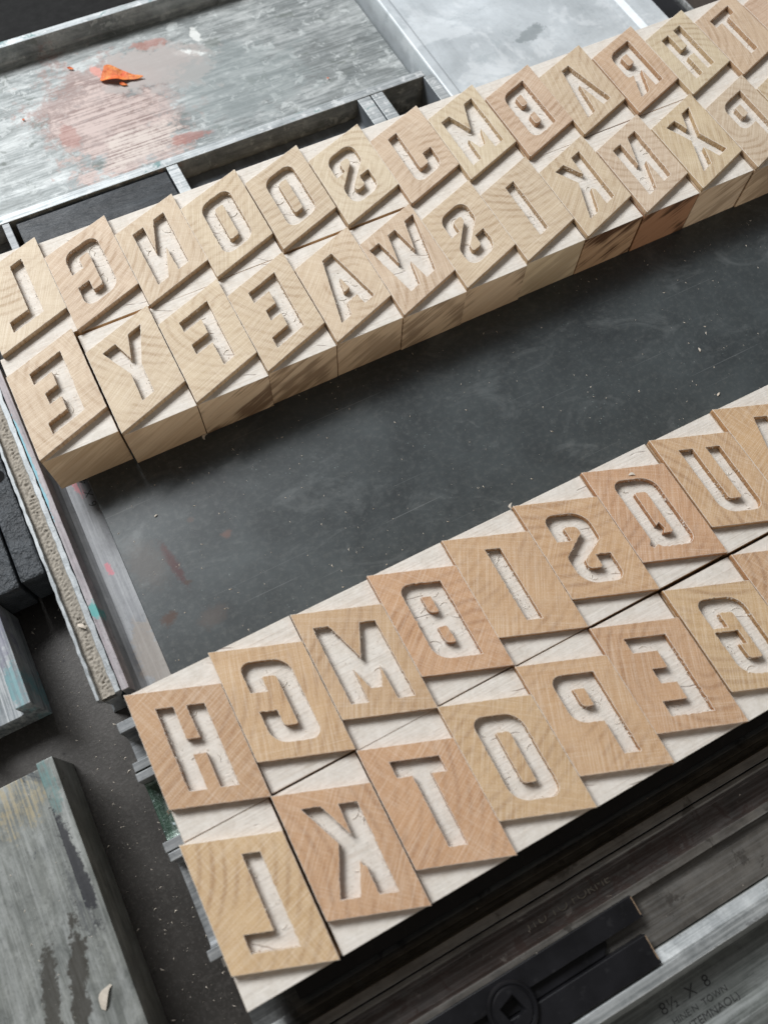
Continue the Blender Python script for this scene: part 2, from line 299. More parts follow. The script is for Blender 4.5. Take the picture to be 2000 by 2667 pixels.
def slab_mat():
    s = NT('dark_steel_plate'); o = s.tc.outputs['Object']
    bl = s.noise(o, 22, 5, 0.65, 0.4); fi = s.noise(o, 420, 4, 0.75); sp = s.vor(o, 420)
    c = s.mix(s.ramp(bl, 0.35, 0.7), (0.034, 0.040, 0.042, 1), (0.066, 0.078, 0.081, 1))
    c = s.mix(s.math('MULTIPLY', s.ramp(fi, 0.48, 0.70), 0.35), c, (0.13, 0.135, 0.13, 1))
    dm = s.ramp(s.noise(o, 26, 3, 0.6), 0.50, 0.62)
    c = s.mix(s.math('MULTIPLY', s.ramp(sp, 0.09, 0.13, (1, 1, 1, 1), (0, 0, 0, 1)), s.math('MULTIPLY', dm, 0.28)), c, (0.34, 0.42, 0.40, 1))
    sm = s.noise(s.scale(o, (30, 55, 1), (0, 0, 0.4)), 1, 5, 0.7, 1.2)
    c = s.mix(s.math('MULTIPLY', s.ramp(sm, 0.54, 0.72), 0.30), c, (0.22, 0.235, 0.235, 1))
    # scratches
    w = s.noise(s.scale(o, (12, 1400, 1), (0, 0, 0.12)), 1, 2, 0.5)
    c = s.mix(s.math('MULTIPLY', s.ramp(w, 0.70, 0.74), 0.35), c, (0.24, 0.25, 0.25, 1))
    # rust and ink stains, one faint ring
    for (cx, cy, rx, ry, rot, col, amt) in ((28, 42, 1.5, 8.5, 0.12, (0.055, 0.020, 0.020, 1), 0.95), (19.3, 24, 3.0, 1.9, 0.4, (0.055, 0.028, 0.018, 1), 0.95),
            (30, 33.5, 1.2, 0.8, 0, (0.05, 0.028, 0.020, 1), 0.9), (49.3, 44, 1.7, 1.4, 0, (0.14, 0.08, 0.065, 1), 0.7), (40, 55, 1.2, 1.0, 0, (0.10, 0.07, 0.06, 1), 0.5),
            (20, 46, 6, 9, 0.2, (0.10, 0.085, 0.075, 1), 0.45), (33, 18, 5, 3, 0.2, (0.09, 0.07, 0.06, 1), 0.5)):
        c = s.mix(s.math('MULTIPLY', s.ellipse(o, cx, cy, rx, ry, rot, namp=0.9, nscale=420, edge=0.35), amt), c, col)
    e1 = s.ellipse(o, 147.1, 40.6, 5.6, 5.6, 0, namp=0.02, edge=0.07); e2 = s.ellipse(o, 147.1, 40.6, 4.9, 4.9, 0, namp=0.02, edge=0.07)
    c = s.mix(s.math('MULTIPLY', s.math('SUBTRACT', e1, e2, True), s.math('MULTIPLY', s.ramp(fi, 0.45, 0.7), 0.5)), c, (0.15, 0.16, 0.16, 1))
    s.l(c, s.b.inputs['Base Color'])
    s.put(s.b.inputs['Roughness'], s.math('ADD', 0.30, s.math('MULTIPLY', bl, 0.25))); s.b.inputs['Metallic'].default_value = 0.15
    s.b.inputs['Specular IOR Level'].default_value = 0.55
    s.l(s.bump(s.math('ADD', s.math('MULTIPLY', fi, 0.6), bl), 0.18, 0.2), s.b.inputs['Normal']); return s.m
def bed_mat():
    s = NT('oily_press_bed'); o = s.tc.outputs['Object']
    bl = s.noise(o, 25, 5, 0.7); fi = s.noise(o, 900, 3, 0.7); pit = s.vor(o, 260)
    c = s.mix(s.ramp(bl, 0.3, 0.7), (0.026, 0.023, 0.020, 1), (0.058, 0.053, 0.048, 1))
    c = s.mix(s.math('MULTIPLY', s.ramp(fi, 0.5, 0.7), 0.3), c, (0.14, 0.13, 0.12, 1))
    c = s.mix(s.math('MULTIPLY', s.ramp(pit, 0.10, 0.16, (1, 1, 1, 1), (0, 0, 0, 1)), s.ramp(s.noise(o, 60, 2), 0.52, 0.6)), c, (0.008, 0.007, 0.007, 1))
    s.l(c, s.b.inputs['Base Color']); s.b.inputs['Roughness'].default_value = 0.42; s.b.inputs['Metallic'].default_value = 0.2
    s.l(s.bump(s.math('ADD', fi, s.math('MULTIPLY', bl, 2)), 0.25, 0.2), s.b.inputs['Normal']); return s.m
def black_mat(name, col=(0.012, 0.012, 0.013, 1), rough=0.5, bscale=700, bstr=0.5, bdist=0.3, stretch=(1, 1, 1), wear=0.0):
    s = NT(name); o = s.tc.outputs['Object']; v = s.scale(o, stretch)
    n = s.noise(v, bscale, 4, 0.65); g = s.noise(v, bscale * 0.3, 3, 0.6)
    c = s.mix(s.ramp(g, 0.3, 0.7), col, tuple(min(1, x * 2.2) for x in col[:3]) + (1,))
    if wear: c = s.mix(s.math('MULTIPLY', s.ramp(n, 0.60, 0.68), wear), c, (0.20, 0.20, 0.20, 1))
    s.l(c, s.b.inputs['Base Color']); s.b.inputs['Roughness'].default_value = rough; s.b.inputs['Specular IOR Level'].default_value = 0.28
    s.l(s.bump(s.math('ADD', n, s.math('MULTIPLY', g, 2.0)), bstr, bdist), s.b.inputs['Normal']); return s.m
M_SLAB, M_BED = slab_mat(), bed_mat()
M_IRON = black_mat('crinkled_black_iron', (0.030, 0.034, 0.038, 1), 0.42, 520, 1.0, 0.9, wear=0.10)
M_BWOOD = black_mat('black_stained_wood', (0.022, 0.025, 0.028, 1), 0.42, 1.0, 0.9, 0.5, (110, 520, 300), wear=0.0)
M_BLACK = black_mat('black_steel', (0.006, 0.006, 0.007, 1), 0.34, 300, 0.15, 0.2, wear=0.04)
M_HOLE = black_mat('hole_black', (0.002, 0.002, 0.002, 1), 0.9)
M_SLATE = black_mat('slate_grey_web', (0.08, 0.09, 0.10, 1), 0.36, 200, 0.2, 0.2, (3, 0.6, 1))
def simple(name, col, rough=0.6, var=0.15, sc=400, metallic=0):
    s = NT(name); o = s.tc.outputs['Object']; n = s.noise(o, sc, 4, 0.7)
    c = s.mix(s.ramp(n, 0.3, 0.7), col, tuple(x * (1 - var * 2) for x in col[:3]) + (1,))
    s.l(c, s.b.inputs['Base Color']); s.b.inputs['Roughness'].default_value = rough; s.b.inputs['Metallic'].default_value = metallic
    s.l(s.bump(n, 0.4, 0.2), s.b.inputs['Normal']); return s.m
M_DUST = simple('pale_sawdust', (0.74, 0.66, 0.56, 1), 0.9)
M_SAND = simple('tan_sawdust', (0.43, 0.39, 0.33, 1), 0.95, 0.2, 900)
def orange():
    s = NT('orange_paint'); o = s.tc.outputs['Object']; n = s.noise(o, 160, 5, 0.75); m = s.noise(o, 420, 4, 0.7)
    c = s.mix(s.ramp(n, 0.38, 0.62), (0.72, 0.10, 0.025, 1), (0.85, 0.30, 0.07, 1)); c = s.mix(s.math('MULTIPLY', s.ramp(m, 0.52, 0.66), 0.6), c, (0.50, 0.10, 0.04, 1))
    s.l(c, s.b.inputs['Base Color']); s.b.inputs['Roughness'].default_value = 0.6; s.l(s.bump(s.math('ADD', n, m), 0.7, 0.8), s.b.inputs['Normal']); return s.m
M_ORANGE = orange()
M_WORNEDGE = simple('worn_brass_edge', (0.42, 0.30, 0.20, 1), 0.5, 0.2, 900, 0.5)
M_INK = simple('stamped_dark', (0.03, 0.03, 0.03, 1), 0.6)
M_INKL = simple('stamped_scratch', (0.30, 0.27, 0.22, 1), 0.5, 0.3, 900, 0.5)
M_CLEAR = simple('taupe_film', (0.50, 0.49, 0.47, 1), 0.35, 0.06, 90)

# ------------------------------------------------------------------ text
def stamp(name, txt, loc, size, rotz, mat, parent, wide=1.0, thick=0.04):
    cu = bpy.data.curves.new(name, 'FONT'); cu.body = txt; cu.size = size * MM; cu.extrude = thick * MM; cu.align_x = 'CENTER'; cu.align_y = 'CENTER'
    cu.offset = -0.012 * size * MM
    t = bpy.data.objects.new(name, cu); C.objects.link(t)
    dg = bpy.context.evaluated_depsgraph_get(); me = bpy.data.meshes.new_from_object(t.evaluated_get(dg)); me.name = name
    bpy.data.objects.remove(t); me.materials.clear(); me.materials.append(mat)
    o = bpy.data.objects.new(name, me); C.objects.link(o); o.parent = parent
    o.location = Vector(loc) * MM; o.rotation_euler = (0, 0, rotz); o.scale = (wide, 1, 1); return o

# ------------------------------------------------------------------ the setting
bed = mesh_obj('press_bed', [(-900, -900, BED - 0.05), (1400, -900, BED - 0.05), (1400, 1400, BED - 0.05), (-900, 1400, BED - 0.05)], [(0, 1, 2, 3)], M_BED)
tag(bed, kind='structure')
# steel plate that carries both lines of type
sl = box('steel_plate', 12.6, 470, 1.4, 148, BED, 0, M_SLAB, bev=0.3)
tag(sl, 'dark grey scratched steel plate lying between the two pairs of letter rows', 'steel plate')

def furn(name, c0, c1, a0, a1, axis, mats, label, cat='metal furniture', tl=2.8, tr=2.8, web=-9.5, r=3.0, fil=2.2, jit=0.05, bev=0.22, group=None):
    o = extrude_profile(name, ibeam_profile(c0, c1, tl, tr, web, r, fil), a0, a1, axis, mats, None, bev, step=6, jit=jit)
    return tag(o, label, cat, group)
# --- far trays
t1 = furn('furniture_tray', 217.3, 325.4, -60, 226.8, 'x', [M_TRAY1, M_TRAYRIM], 'long worn metal tray with raised rims, pink paint patch and orange flake', 'metal tray', 4.4, 4.0, -9.6, 3.5, 2.4)
for p in t1.data.polygons:
    if p.center.z > -0.0025 and abs(p.normal.z) > 0.6: p.material_index = 1
t2 = extrude_profile('zinc_tray', [(231, BED), (357.2, BED), (357.2, -1.2), (356.6, 0), (348.5, 0), (344, -0.4), (341, -1.8), (337, -2.2), (238, -2.2), (236.6, -1.5), (235.8, 0), (231.6, 0), (231, -0.8)], 150, 430, 'y', M_ZINC, None, 0.3)
tag(t2, 'pale bluish zinc tray behind the farthest row of blocks', 'metal tray')
dk = box('black_rail', 359, 372, 150, 430, BED, -3, M_BLACK); tag(dk, 'black rail along the right edge of the pale zinc tray', 'rail')
bl_ = box('thin_metal_rule', 372.4, 373.4, 150, 430, BED, -1.0, M_BRIGHT, bev=0.1); tag(bl_, 'thin bright metal rule beyond the black rail, far right', 'metal rule')
bw = box('brown_board', 374, 470, 150, 430, BED, -2, simple('dark_brown_board', (0.06, 0.045, 0.035, 1), 0.5, 0.2, 300)); tag(bw, 'dark brown board in the far right corner', 'board')
# --- pieces between the long tray and the upper type
fu1 = furn('metal_furniture', 95.2, 196.6, 149, 216.9, 'y', [M_SLATE, M_TRAYRIM], 'dark metal furniture lying between long tray and the blocks C, O and S', tl=5.2, tr=6.4, web=-10)
for p in fu1.data.polygons:
    if p.center.z > -0.0025 and abs(p.normal.z) > 0.6: p.material_index = 1
fu2 = furn('metal_furniture', 197.3, 230.4, 149, 216.9, 'y', [M_SLATE, M_TRAYRIM], 'short dark metal furniture beside the pale zinc tray corner', tl=6.0, tr=5.0, web=-16)
for p in fu2.data.polygons:
    if p.center.z > -0.0025 and abs(p.normal.z) > 0.6: p.material_index = 1
wf = box('wooden_furniture', 26.5, 94.6, 149, 215.6, BED, -0.8, M_BWOOD, bev=0.4); tag(wf, 'black stained wooden furniture below the long tray, left', 'wooden furniture')
fu3 = furn('metal_furniture', 2, 24.2, 149, 216.9, 'y', [M_STEEL, M_TRAYRIM], 'metal furniture with brown spotted rim at the left picture edge', tl=2.5, tr=3.2, web=-10)
# --- the pair running down the left side
rim = extrude_profile('rim_furniture', [(-3.9, BED), (12.4, BED), (12.4, -10.2), (3.0, -10.2), (0.9, -9.2), (-0.6, -7.0), (-1.2, -4), (-1.3, 0), (-3.9, 0)], 8.2, 148, 'y', [M_WEB, M_PINKRIM], None, 0.25, step=6, jit=0.08)
for p in rim.data.polygons:
    if p.center.x < -0.0005 and p.center.z > -0.006: p.material_index = 1
tag(rim, 'metal furniture with pinkish rim, stamped 6 X 4, left of steel plate', 'metal furniture')
for ch, y in (('6', 82.5), ('X', 87.3), ('4', 92.9)): stamp('stamped_mark', ch, (9.9, y, -10.15), 4.4, math.radians(90), M_INK, rim)
ch_o = extrude_profile('channel_furniture', [(-12.6, BED), (-11.2, -17), (-10.4, -12), (-10.4, -10), (-11.2, -6), (-12.6, -3), (-12.6, 0), (-11.3, 0), (-11.1, -5), (-6.6, -5), (-6.2, 0), (-4.15, 0), (-4.15, -3), (-5.5, -6), (-6.2, -10), (-6.2, -12), (-5.5, -17), (-4.15, BED)][::-1], 8.6, 205, 'y', M_CHAN, None, 0.2, step=1.2, jit=0.35)
tag(ch_o, 'narrow metal channel filled with sawdust down the left side', 'metal channel')
# sawdust in the channel
def sand_grid():
    nx, ny = 14, 600; x0, x1, y0, y1 = -11.35, -6.0, 8.9, 200
    v = []; f = []
    for j in range(ny + 1):
        y = y0 + (y1 - y0) * j / ny
        for i in range(nx + 1):
            x = x0 + (x1 - x0) * i / nx; e = math.sin(math.pi * i / nx)
            n1 = mnoise.noise(Vector((x * 1.3, y * 1.1, 0))); n2 = mnoise.noise(Vector((x * 3.1, y * 3.1, 5))); n3 = mnoise.noise(Vector((x * 0.3, y * 0.12, 9)))
            z = -2.3 + e * (0.55 + 0.8 * n1 + 0.35 * n2 + 0.6 * n3) + 0.1 * n2
            v.append((x, y, z))
    for j in range(ny):
        for i in range(nx):
            a = j * (nx + 1) + i; f.append((a, a + 1, a + nx + 2, a + nx + 1))
    return mesh_obj('sawdust', v, f, M_SAND, smooth=True)
sd = sand_grid(); tag(sd, 'tan sawdust packed along the narrow metal channel', 'sawdust', kind='stuff')
# --- black iron at the left edge
def iron_block(name, x0, x1, y0, y1, label):
    o = box(name, x0, x1, y0, y1, BED + 2, -0.2, M_IRON, bev=0.8); return tag(o, label, 'iron casting', 'black iron castings at the left edge')
ir1 = iron_block('iron_casting', -21.6, -13.0, 59.5, 180, 'crinkled black iron bar beside the sawdust channel')
ir2 = iron_block('iron_casting', -60, -22.4, 58.5, 180, 'wide crinkled black iron casting at the far left edge')
def disc(name, cx, cy, z0, z1, r, mat, parent=None, n=48, hole=None, bev=0.3):
    v = []; f = []
    for k in range(n):
        a = 2 * math.pi * k / n; v.append((cx + r * math.cos(a), cy + r * math.sin(a), z0))
    for k in range(n):
        a = 2 * math.pi * k / n; v.append((cx + r * math.cos(a), cy + r * math.sin(a), z1))
    f.append(tuple(range(n - 1, -1, -1))); f.append(tuple(range(n, 2 * n)))
    for k in range(n): f.append((k, (k + 1) % n, n + (k + 1) % n, n + k))
    o = mesh_obj(name, v, f, mat, parent)
    if bev: bevel(o, bev)
    return o
bt = box('dark_gap_filler', -100, 470, 331, 420, BED, -14, black_mat('matte_black', (0.006,0.006,0.006,1), 0.9)); tag(bt, 'matte black block added to darken the empty gap beyond the long tray', 'block')  # added block, its black paints the dark gap over the empty bed
ho = disc('screw_hole', -16.4, 103, -0.3, -0.16, 2.6, M_HOLE, ir1, bev=0)
# --- teal piece and lower-left tray
tp = furn('metal_furniture', -62, -31.6, 18.4, 57.5, 'y', M_TEALP, 'teal stained metal furniture end at the left edge below black iron', tl=4, tr=5.2)
tl_ = furn('furniture_tray', -92, -31.0, -200, -1.2, 'y', M_LEFT, 'grey ink streaked metal tray in the lower left corner', 'metal tray', tl=5, tr=5.4, web=-7.5, jit=0.1)
# --- furniture ends under the lower type
G = 'metal furniture ends poking out below the nearer blocks'
p1 = furn('metal_furniture', -18.4, -1.2, -9.4, 260, 'x', M_STEEL, 'metal furniture end poking out beside the reversed H block, farthest of its stack', tl=3.0, tr=3.6, web=-11, group=G)
p2 = furn('metal_furniture', -45.2, -18.9, -9.6, 260, 'x', [M_STEEL, M_GREEN], 'metal furniture end with glossy green ink between its rims', tl=3.2, tr=2.8, web=-9.5, group=G)
for p in p2.data.polygons:
    if -0.012 < p.center.z < -0.005: p.material_index = 1
p3 = furn('metal_furniture', -79.0, -45.6, -9.2, 260, 'x', M_STEEL, 'grey metal furniture end with teal rim beside the reversed L block', tl=3.2, tr=2.6, web=-10, group=G)
p4 = furn('metal_furniture', -109.3, -79.5, -6.2, 420, 'x', [M_SHOULDER, M_DARKRAIL], 'mottled dark metal furniture running along the nearest row of blocks', tl=2.9, tr=2.6, web=-9.5, r=6.5, fil=5.0, group=G)
for p in p4.data.polygons:
    if p.center.z > -0.002: p.material_index = 1
bs = box('black_reglet', 9.5, 420, -100.4, -94.4, -9.4, -4.2, M_BLACK); tag(bs, 'thin black strip tucked under the edge of the nearest row', 'reglet')
# --- dark rails at the lower right
p5 = extrude_profile('stamped_rail', [(-122.9, BED), (-109.8, BED), (-109.8, -0.5), (-111.0, -0.5), (-111.5, -1.6), (-112.6, -1.6), (-113.0, -2.4), (-118.0, -3.2), (-119.6, -3.0), (-120.2, -0.4), (-122.9, -0.4)], -20, 420, 'x', [M_BROWNRAIL, M_DARKRAIL], None, 0.2, step=5, jit=0.1)
for p in p5.data.polygons:
    if p.center.z > -0.0012: p.material_index = 1
tag(p5, 'rusty brown rail stamped with faint lettering beside nearest row', 'rail')
stamp('stamped_lettering', 'ITU TO FORME', (94, -115.4, -2.72), 3.6, 0, M_INKL, p5, 1.25, 0.02)
pl = box('recessed_plate', -20, 420, -138.3, -123.3, BED, -3.4, M_DARKRAIL, bev=0.2); tag(pl, 'dark brown pitted plate to the right of the black quoin', 'metal plate')
rl = extrude_profile('bright_rail', [(-172, BED), (-138.6, BED), (-138.6, -2.6), (-142.2, -1.0), (-142.6, 0), (-146.2, 0), (-146.5, -5), (-147.5, -8.2), (-150, -9.8), (-163.5, -9.8), (-165.8, -8.2), (-167, -6), (-172, -6)], -40, 420, 'x', [M_OLIVE, M_BRIGHT], None, 0.25, step=6, jit=0.12)
for p in rl.data.polygons:
    if p.center.y > -0.1466 and p.center.z > -0.004: p.material_index = 1
tag(rl, 'bright edged metal rail stamped 8½ X 8 in the lower right corner', 'rail')
stamp('stamped_size', '8½  X  8', (113.0, -154.6, -9.72), 4.6, 0, M_INK, rl, 1.1)
stamp('stamped_words', 'HINE·N  TOWN', (115.5, -158.9, -9.72), 2.6, 0, M_INK, rl, 1.1)
stamp('stamped_words', '(TEMNAOL)', (118.5, -162.2, -9.72), 3.2, 0, M_INK, rl, 1.1)
sb = box('blue_black_block', -40, 420, -215, -172.6, BED, -7, black_mat('blue_black', (0.012, 0.022, 0.028, 1), 0.35, 200, 0.3, 0.3)); tag(sb, 'blue black block in the extreme lower right corner', 'metal block')
# quoin: two bars, slot, round boss with a square hole
q = empty('lockup_quoin', (62, -130.5, -3.4), 'black steel quoin with slotted jaws and square key hole', 'quoin')
def qbox(name, x0, x1, y0, y1, z0, z1, cut=0.0, bev=0.35, cy=1):
    pts = [(x0, y0), (x1 - cut, y0), (x1, y0 + cut), (x1, y1)] + [(x0, y1)]
    n = len(pts); v = [(a - 62, b + 130.5, z0 + 3.4) for a, b in pts] + [(a - 62, b + 130.5, z1 + 3.4) for a, b in pts]
    f = [tuple(range(n - 1, -1, -1)), tuple(range(n, 2 * n))] + [(k, (k + 1) % n, n + (k + 1) % n, n + k) for k in range(n)]
    return bevel(mesh_obj(name, v, f, M_BLACK, q), bev)
qbox('jaw', 10, 111.3, -128.7, -122.0, -3.3, 0.6)
qbox('jaw', 10, 109.2, -141.6, -133.0, -3.3, 0.6)
qbox('wedge', 14, 98, -132.8, -128.9, -3.3, -1.6, 2.5)
def boss():
    n = 64; R = 7.6; r2 = 5.9; v = []; f = []; sq = []
    hs = 2.6; ang = math.radians(18)
    ring = lambda r, z: [(r * math.cos(2 * math.pi * k / n), r * math.sin(2 * math.pi * k / n), z) for k in range(n)]
    def sqp(z, h=hs):
        out = []
        for k in range(n):
            a = 2 * math.pi * k / n; m = h / max(abs(math.cos(a)), abs(math.sin(a)))
            x, y = m * math.cos(a), m * math.sin(a); out.append((x * math.cos(ang) - y * math.sin(ang), x * math.sin(ang) + y * math.cos(ang), z))
        return out
    # ring angles are rotated with the square so quads stay regular
    def rr(r, z): return [(r * math.cos(2 * math.pi * k / n + ang), r * math.sin(2 * math.pi * k / n + ang), z) for k in range(n)]
    loops = [rr(R, 0.1), rr(R, 5.0), rr(R - 0.5, 5.6), rr(6.6, 5.6), rr(6.3, 5.2), rr(6.0, 5.2), rr(5.6, 5.6), sqp(5.6, hs + 0.25), sqp(5.2), sqp(0.1)]
    for L in loops: v += L
    for i in range(len(loops) - 1):
        for k in range(n): f.append((i * n + k, i * n + (k + 1) % n, (i + 1) * n + (k + 1) % n, (i + 1) * n + k))
    f.append(tuple((len(loops) - 1) * n + k for k in range(n)))
    o = mesh_obj('key_boss', [(a + 1.5, b - 0.3, c) for a, b, c in v], f, M_BLACK, q); return o
boss()
def edge_wear(x, y0, y1, z):
    n = 14; v = []; f = []
    for k in range(n + 1):
        y = y0 + (y1 - y0) * k / n; w = 0.25 + 0.2 * random.random()
        v += [(x - 62 - w, y + 130.5, z + 3.4), (x - 62 + 0.05, y + 130.5, z + 3.4), (x - 62 + 0.08, y + 130.5, z + 3.4 - 0.5)]
    for k in range(n):
        a = k * 3; f += [(a, a + 1, a + 4, a + 3), (a + 1, a + 2, a + 5, a + 4)]
    return mesh_obj('worn_edge', v, f, M_WORNEDGE, q)
edge_wear(111.2, -128.0, -122.4, 0.62); edge_wear(109.1, -140.5, -133.3, 0.62)

# ------------------------------------------------------------------ letters (as seen on the block: reversed), x right, y down, optional corner radius
def rp(pts):
    out = []; n = len(pts)
    for i, p in enumerate(pts):
        r = p[2] if len(p) > 2 else 0
        if not r: out.append((p[0], p[1])); continue
        P = Vector(p[:2]); A = Vector(pts[i - 1][:2]) - P; B = Vector(pts[(i + 1) % n][:2]) - P
        la, lb = A.length, B.length; A.normalize(); B.normalize()
        ang = A.angle(B); d = min(r / math.tan(ang / 2), la * 0.49, lb * 0.49); r = d * math.tan(ang / 2)
        c = P + (A + B).normalized() * (r / math.sin(ang / 2)); p0 = P + A * d; p1 = P + B * d
        a0 = math.atan2(p0.y - c.y, p0.x - c.x); a1 = math.atan2(p1.y - c.y, p1.x - c.x); da = (a1 - a0 + math.pi) % (2 * math.pi) - math.pi
        k = max(2, int(abs(da) * r / 0.6) + 2)
        for j in range(k + 1): a = a0 + da * j / k; out.append((c.x + r * math.cos(a), c.y + r * math.sin(a)))
    return out
GL = {
 'L': [[(14.8, 5), (19.6, 5), (19.5, 31.9), (6.9, 31.9), (6.9, 26.9), (14.7, 26.9)]],
 'C': [[(6.7, 15.1), (6.7, 4.9, 3.6), (20.9, 4.9, 4.4), (20.9, 31.9, 4), (6.8, 31.9, 4.4), (6.7, 21.6), (11.6, 21.6), (11.6, 26.7, .9), (15.8, 26.7, .9), (15.8, 10.1, .9), (11.5, 10.1, .9), (11.5, 15.1)]],
 'G': [[(6.9, 15.4), (6.9, 4.9, 3.6), (21, 4.9, 4.4), (21, 31.9, 4), (6.9, 31.9, 4.4), (6.8, 16.9), (14.0, 16.9), (14.0, 21.6), (11.8, 21.6), (11.8, 26.7, .9), (16, 26.7, .9), (16, 10.1, .9), (11.7, 10.1, .9), (11.7, 15.4)]],
 'N': [[(6.2, 5.3), (11.2, 5.3), (11.4, 18.6), (16.2, 5.3), (21.1, 5.3), (20.7, 32), (16.0, 32), (15.7, 19.4), (11.0, 32), (6.4, 32)]],
 'O': [[(6.9, 5.1, 4), (20.9, 5.1, 4.4), (20.9, 32, 4), (6.9, 32, 4.4)], [(11.8, 10.5, .8), (15.9, 10.5, .8), (15.8, 26.9, .8), (11.8, 26.9, .8)]],
 'S': [[(6.4, 15.7), (6.4, 5.3, 4), (20.2, 5.3, 5), (20.0, 15.8, 2.2), (11.2, 23.6, 1.2), (10.8, 26.7, 1.2), (15.4, 26.7, 1.0), (15.4, 21.8), (20.2, 21.8), (20.2, 32, 4), (6.6, 32, 5), (6.4, 22.0, 2.2), (15.2, 13.4, 1.2), (15.2, 10.4, 1.4), (10.9, 10.4, 1.0), (10.9, 15.7)]],
 'J': [[(7.4, 4.9), (12.3, 4.9), (12.1, 26.7, .9), (16.6, 26.7, .9), (16.7, 21.4), (21.5, 21.4), (21.3, 31.9, 4), (7.4, 31.9, 4.2)]],
 'M': [[(4.5, 5.6), (9.1, 5.6), (13.75, 17.7), (18.4, 5.5), (23.1, 5.4), (23.2, 32.1), (18.2, 32.2), (17.9, 20.6), (15.4, 27.9), (12.3, 27.9), (9.9, 21), (9.6, 32.3), (4.6, 32.3)]],
 'B': [[(7.0, 4.9, 4), (20.4, 4.9), (20.5, 31.9), (7, 31.9, 4.2), (7.0, 19.0), (7.5, 18.4), (7.0, 17.8)], [(12.0, 9.9, .3), (15.1, 9.9), (15.2, 15.7, .5), (12.1, 15.8, 1.2)], [(12, 21.1, .5), (15, 21.0), (15.2, 26.7, .5), (12.1, 26.8, 1.2)]],
 'V': [[(11.6, 5), (16.1, 5), (22.0, 31.8), (17.1, 31.8), (13.9, 16.5), (11.7, 31.8), (6.7, 31.8)]],
 'R': [[(7.3, 4.9, 4), (20.9, 4.9), (21.1, 31.9), (16.2, 31.9), (15.9, 21.2), (11.4, 31.9), (6.2, 31.9), (10.6, 20.9), (7.4, 20.2, 3.2)], [(11.8, 9.7, .5), (15.3, 9.7), (15.5, 15.8, .4), (12, 15.8, 1.2)]],
 'H': [[(7, 5.7), (11.9, 5.7), (11.9, 16.4), (15.8, 16.4), (15.8, 5.7), (20.7, 5.7), (20.6, 32.2), (15.7, 32.2), (15.7, 21.2), (11.9, 21.2), (11.9, 32.2), (7.1, 32.2)]],
 'T': [[(7.1, 4.9), (21.2, 4.9), (21.1, 9.8), (16.7, 9.8), (16.4, 31.8), (11.4, 31.8), (11.5, 9.8), (7.1, 9.8)]],
 'E': [[(7.8, 5.1), (20.6, 5.1), (20.2, 32), (7.3, 32), (7.4, 27.1), (14.9, 27.1), (15.0, 21.2), (10.3, 21.1), (10.3, 16.2), (15.1, 16.2), (15.2, 10.2), (7.9, 10.2)]],
 'F': [[(7.3, 5.3), (20.2, 5.3), (19.8, 32), (14.9, 32), (15.0, 21.2), (7.7, 21.0), (7.7, 16.4), (15.1, 16.6), (15.2, 10.1), (7.4, 9.9)]],
 'Y': [[(5.5, 5.1), (11, 5.1), (13.9, 14.8), (16.6, 5.2), (22.2, 5.1), (16.4, 19.2), (16.1, 31.9), (11.3, 31.8), (11.6, 19.6)]],
 'A': [[(11.4, 5.1), (16.1, 5.1), (22.0, 32), (17.2, 32), (16.2, 26.7), (11.1, 26.7), (10.0, 32), (5.2, 32)], [(13.75, 15.8), (15.1, 22.2), (12.4, 22.2)]],
 'W': [[(2.3, 5), (7.3, 5.1), (9.7, 18.3), (12.2, 5.1), (16, 5.1), (18.4, 18.2), (21.4, 5), (26.2, 5), (20.9, 31), (16.2, 31.1), (14.2, 20.9), (12.2, 31.1), (7.5, 31.1)]],
 'I': [[(11.2, 5.2), (16.0, 5.2), (16.0, 32), (11.1, 32)]],
 'K': [[(6.4, 5.1), (11.5, 5.0), (16.2, 14.6), (16.5, 5.0), (21.6, 5.0), (21.2, 31.8), (16.2, 31.8), (16.3, 23.9), (15.1, 21.8), (10.9, 31.8), (5.8, 31.8), (11.9, 16.2)]],
 'X': [[(6.0, 4.7), (11.6, 4.7), (13.8, 12), (16.8, 4.6), (22, 4.6), (17.0, 17.4), (22.2, 31.4), (17, 31.4), (14.0, 23.4), (11.3, 31.4), (5.8, 31.4), (11.4, 17.4)]],
 'P': [[(7.2, 4.9, 4), (20.9, 4.9), (20.6, 31.8), (15.7, 31.8), (15.7, 20.9), (7.3, 20.9, 4)], [(12.2, 9.8, .5), (15.6, 9.8, .2), (15.5, 15.8, .4), (12.1, 15.9, 1.1)]],
 'Q': [[(6.8, 4.9, 4), (20.9, 4.9, 4.4), (20.9, 31.9, 4), (9.4, 31.9, 1), (8.4, 30.7), (6.6, 32.1), (5.7, 31.1), (7.1, 28.8)], [(11.9, 10.3, 1), (15.9, 10.3, 1), (15.8, 26.9, .8), (12.5, 26.9), (13.8, 25.2), (13.2, 22.6), (11.8, 23.9)]],
 'U': [[(7.0, 5.4), (11.8, 5.3), (11.8, 26.8, .9), (16.2, 26.8, .9), (16.3, 5.3), (21.1, 5.4), (20.9, 32, 4), (7, 32, 4.4)]],
}
FW, FH, SH = 27.55, 37.0, 0.364
BH = 46.75
TOP, STEP = 23.3, 2.45
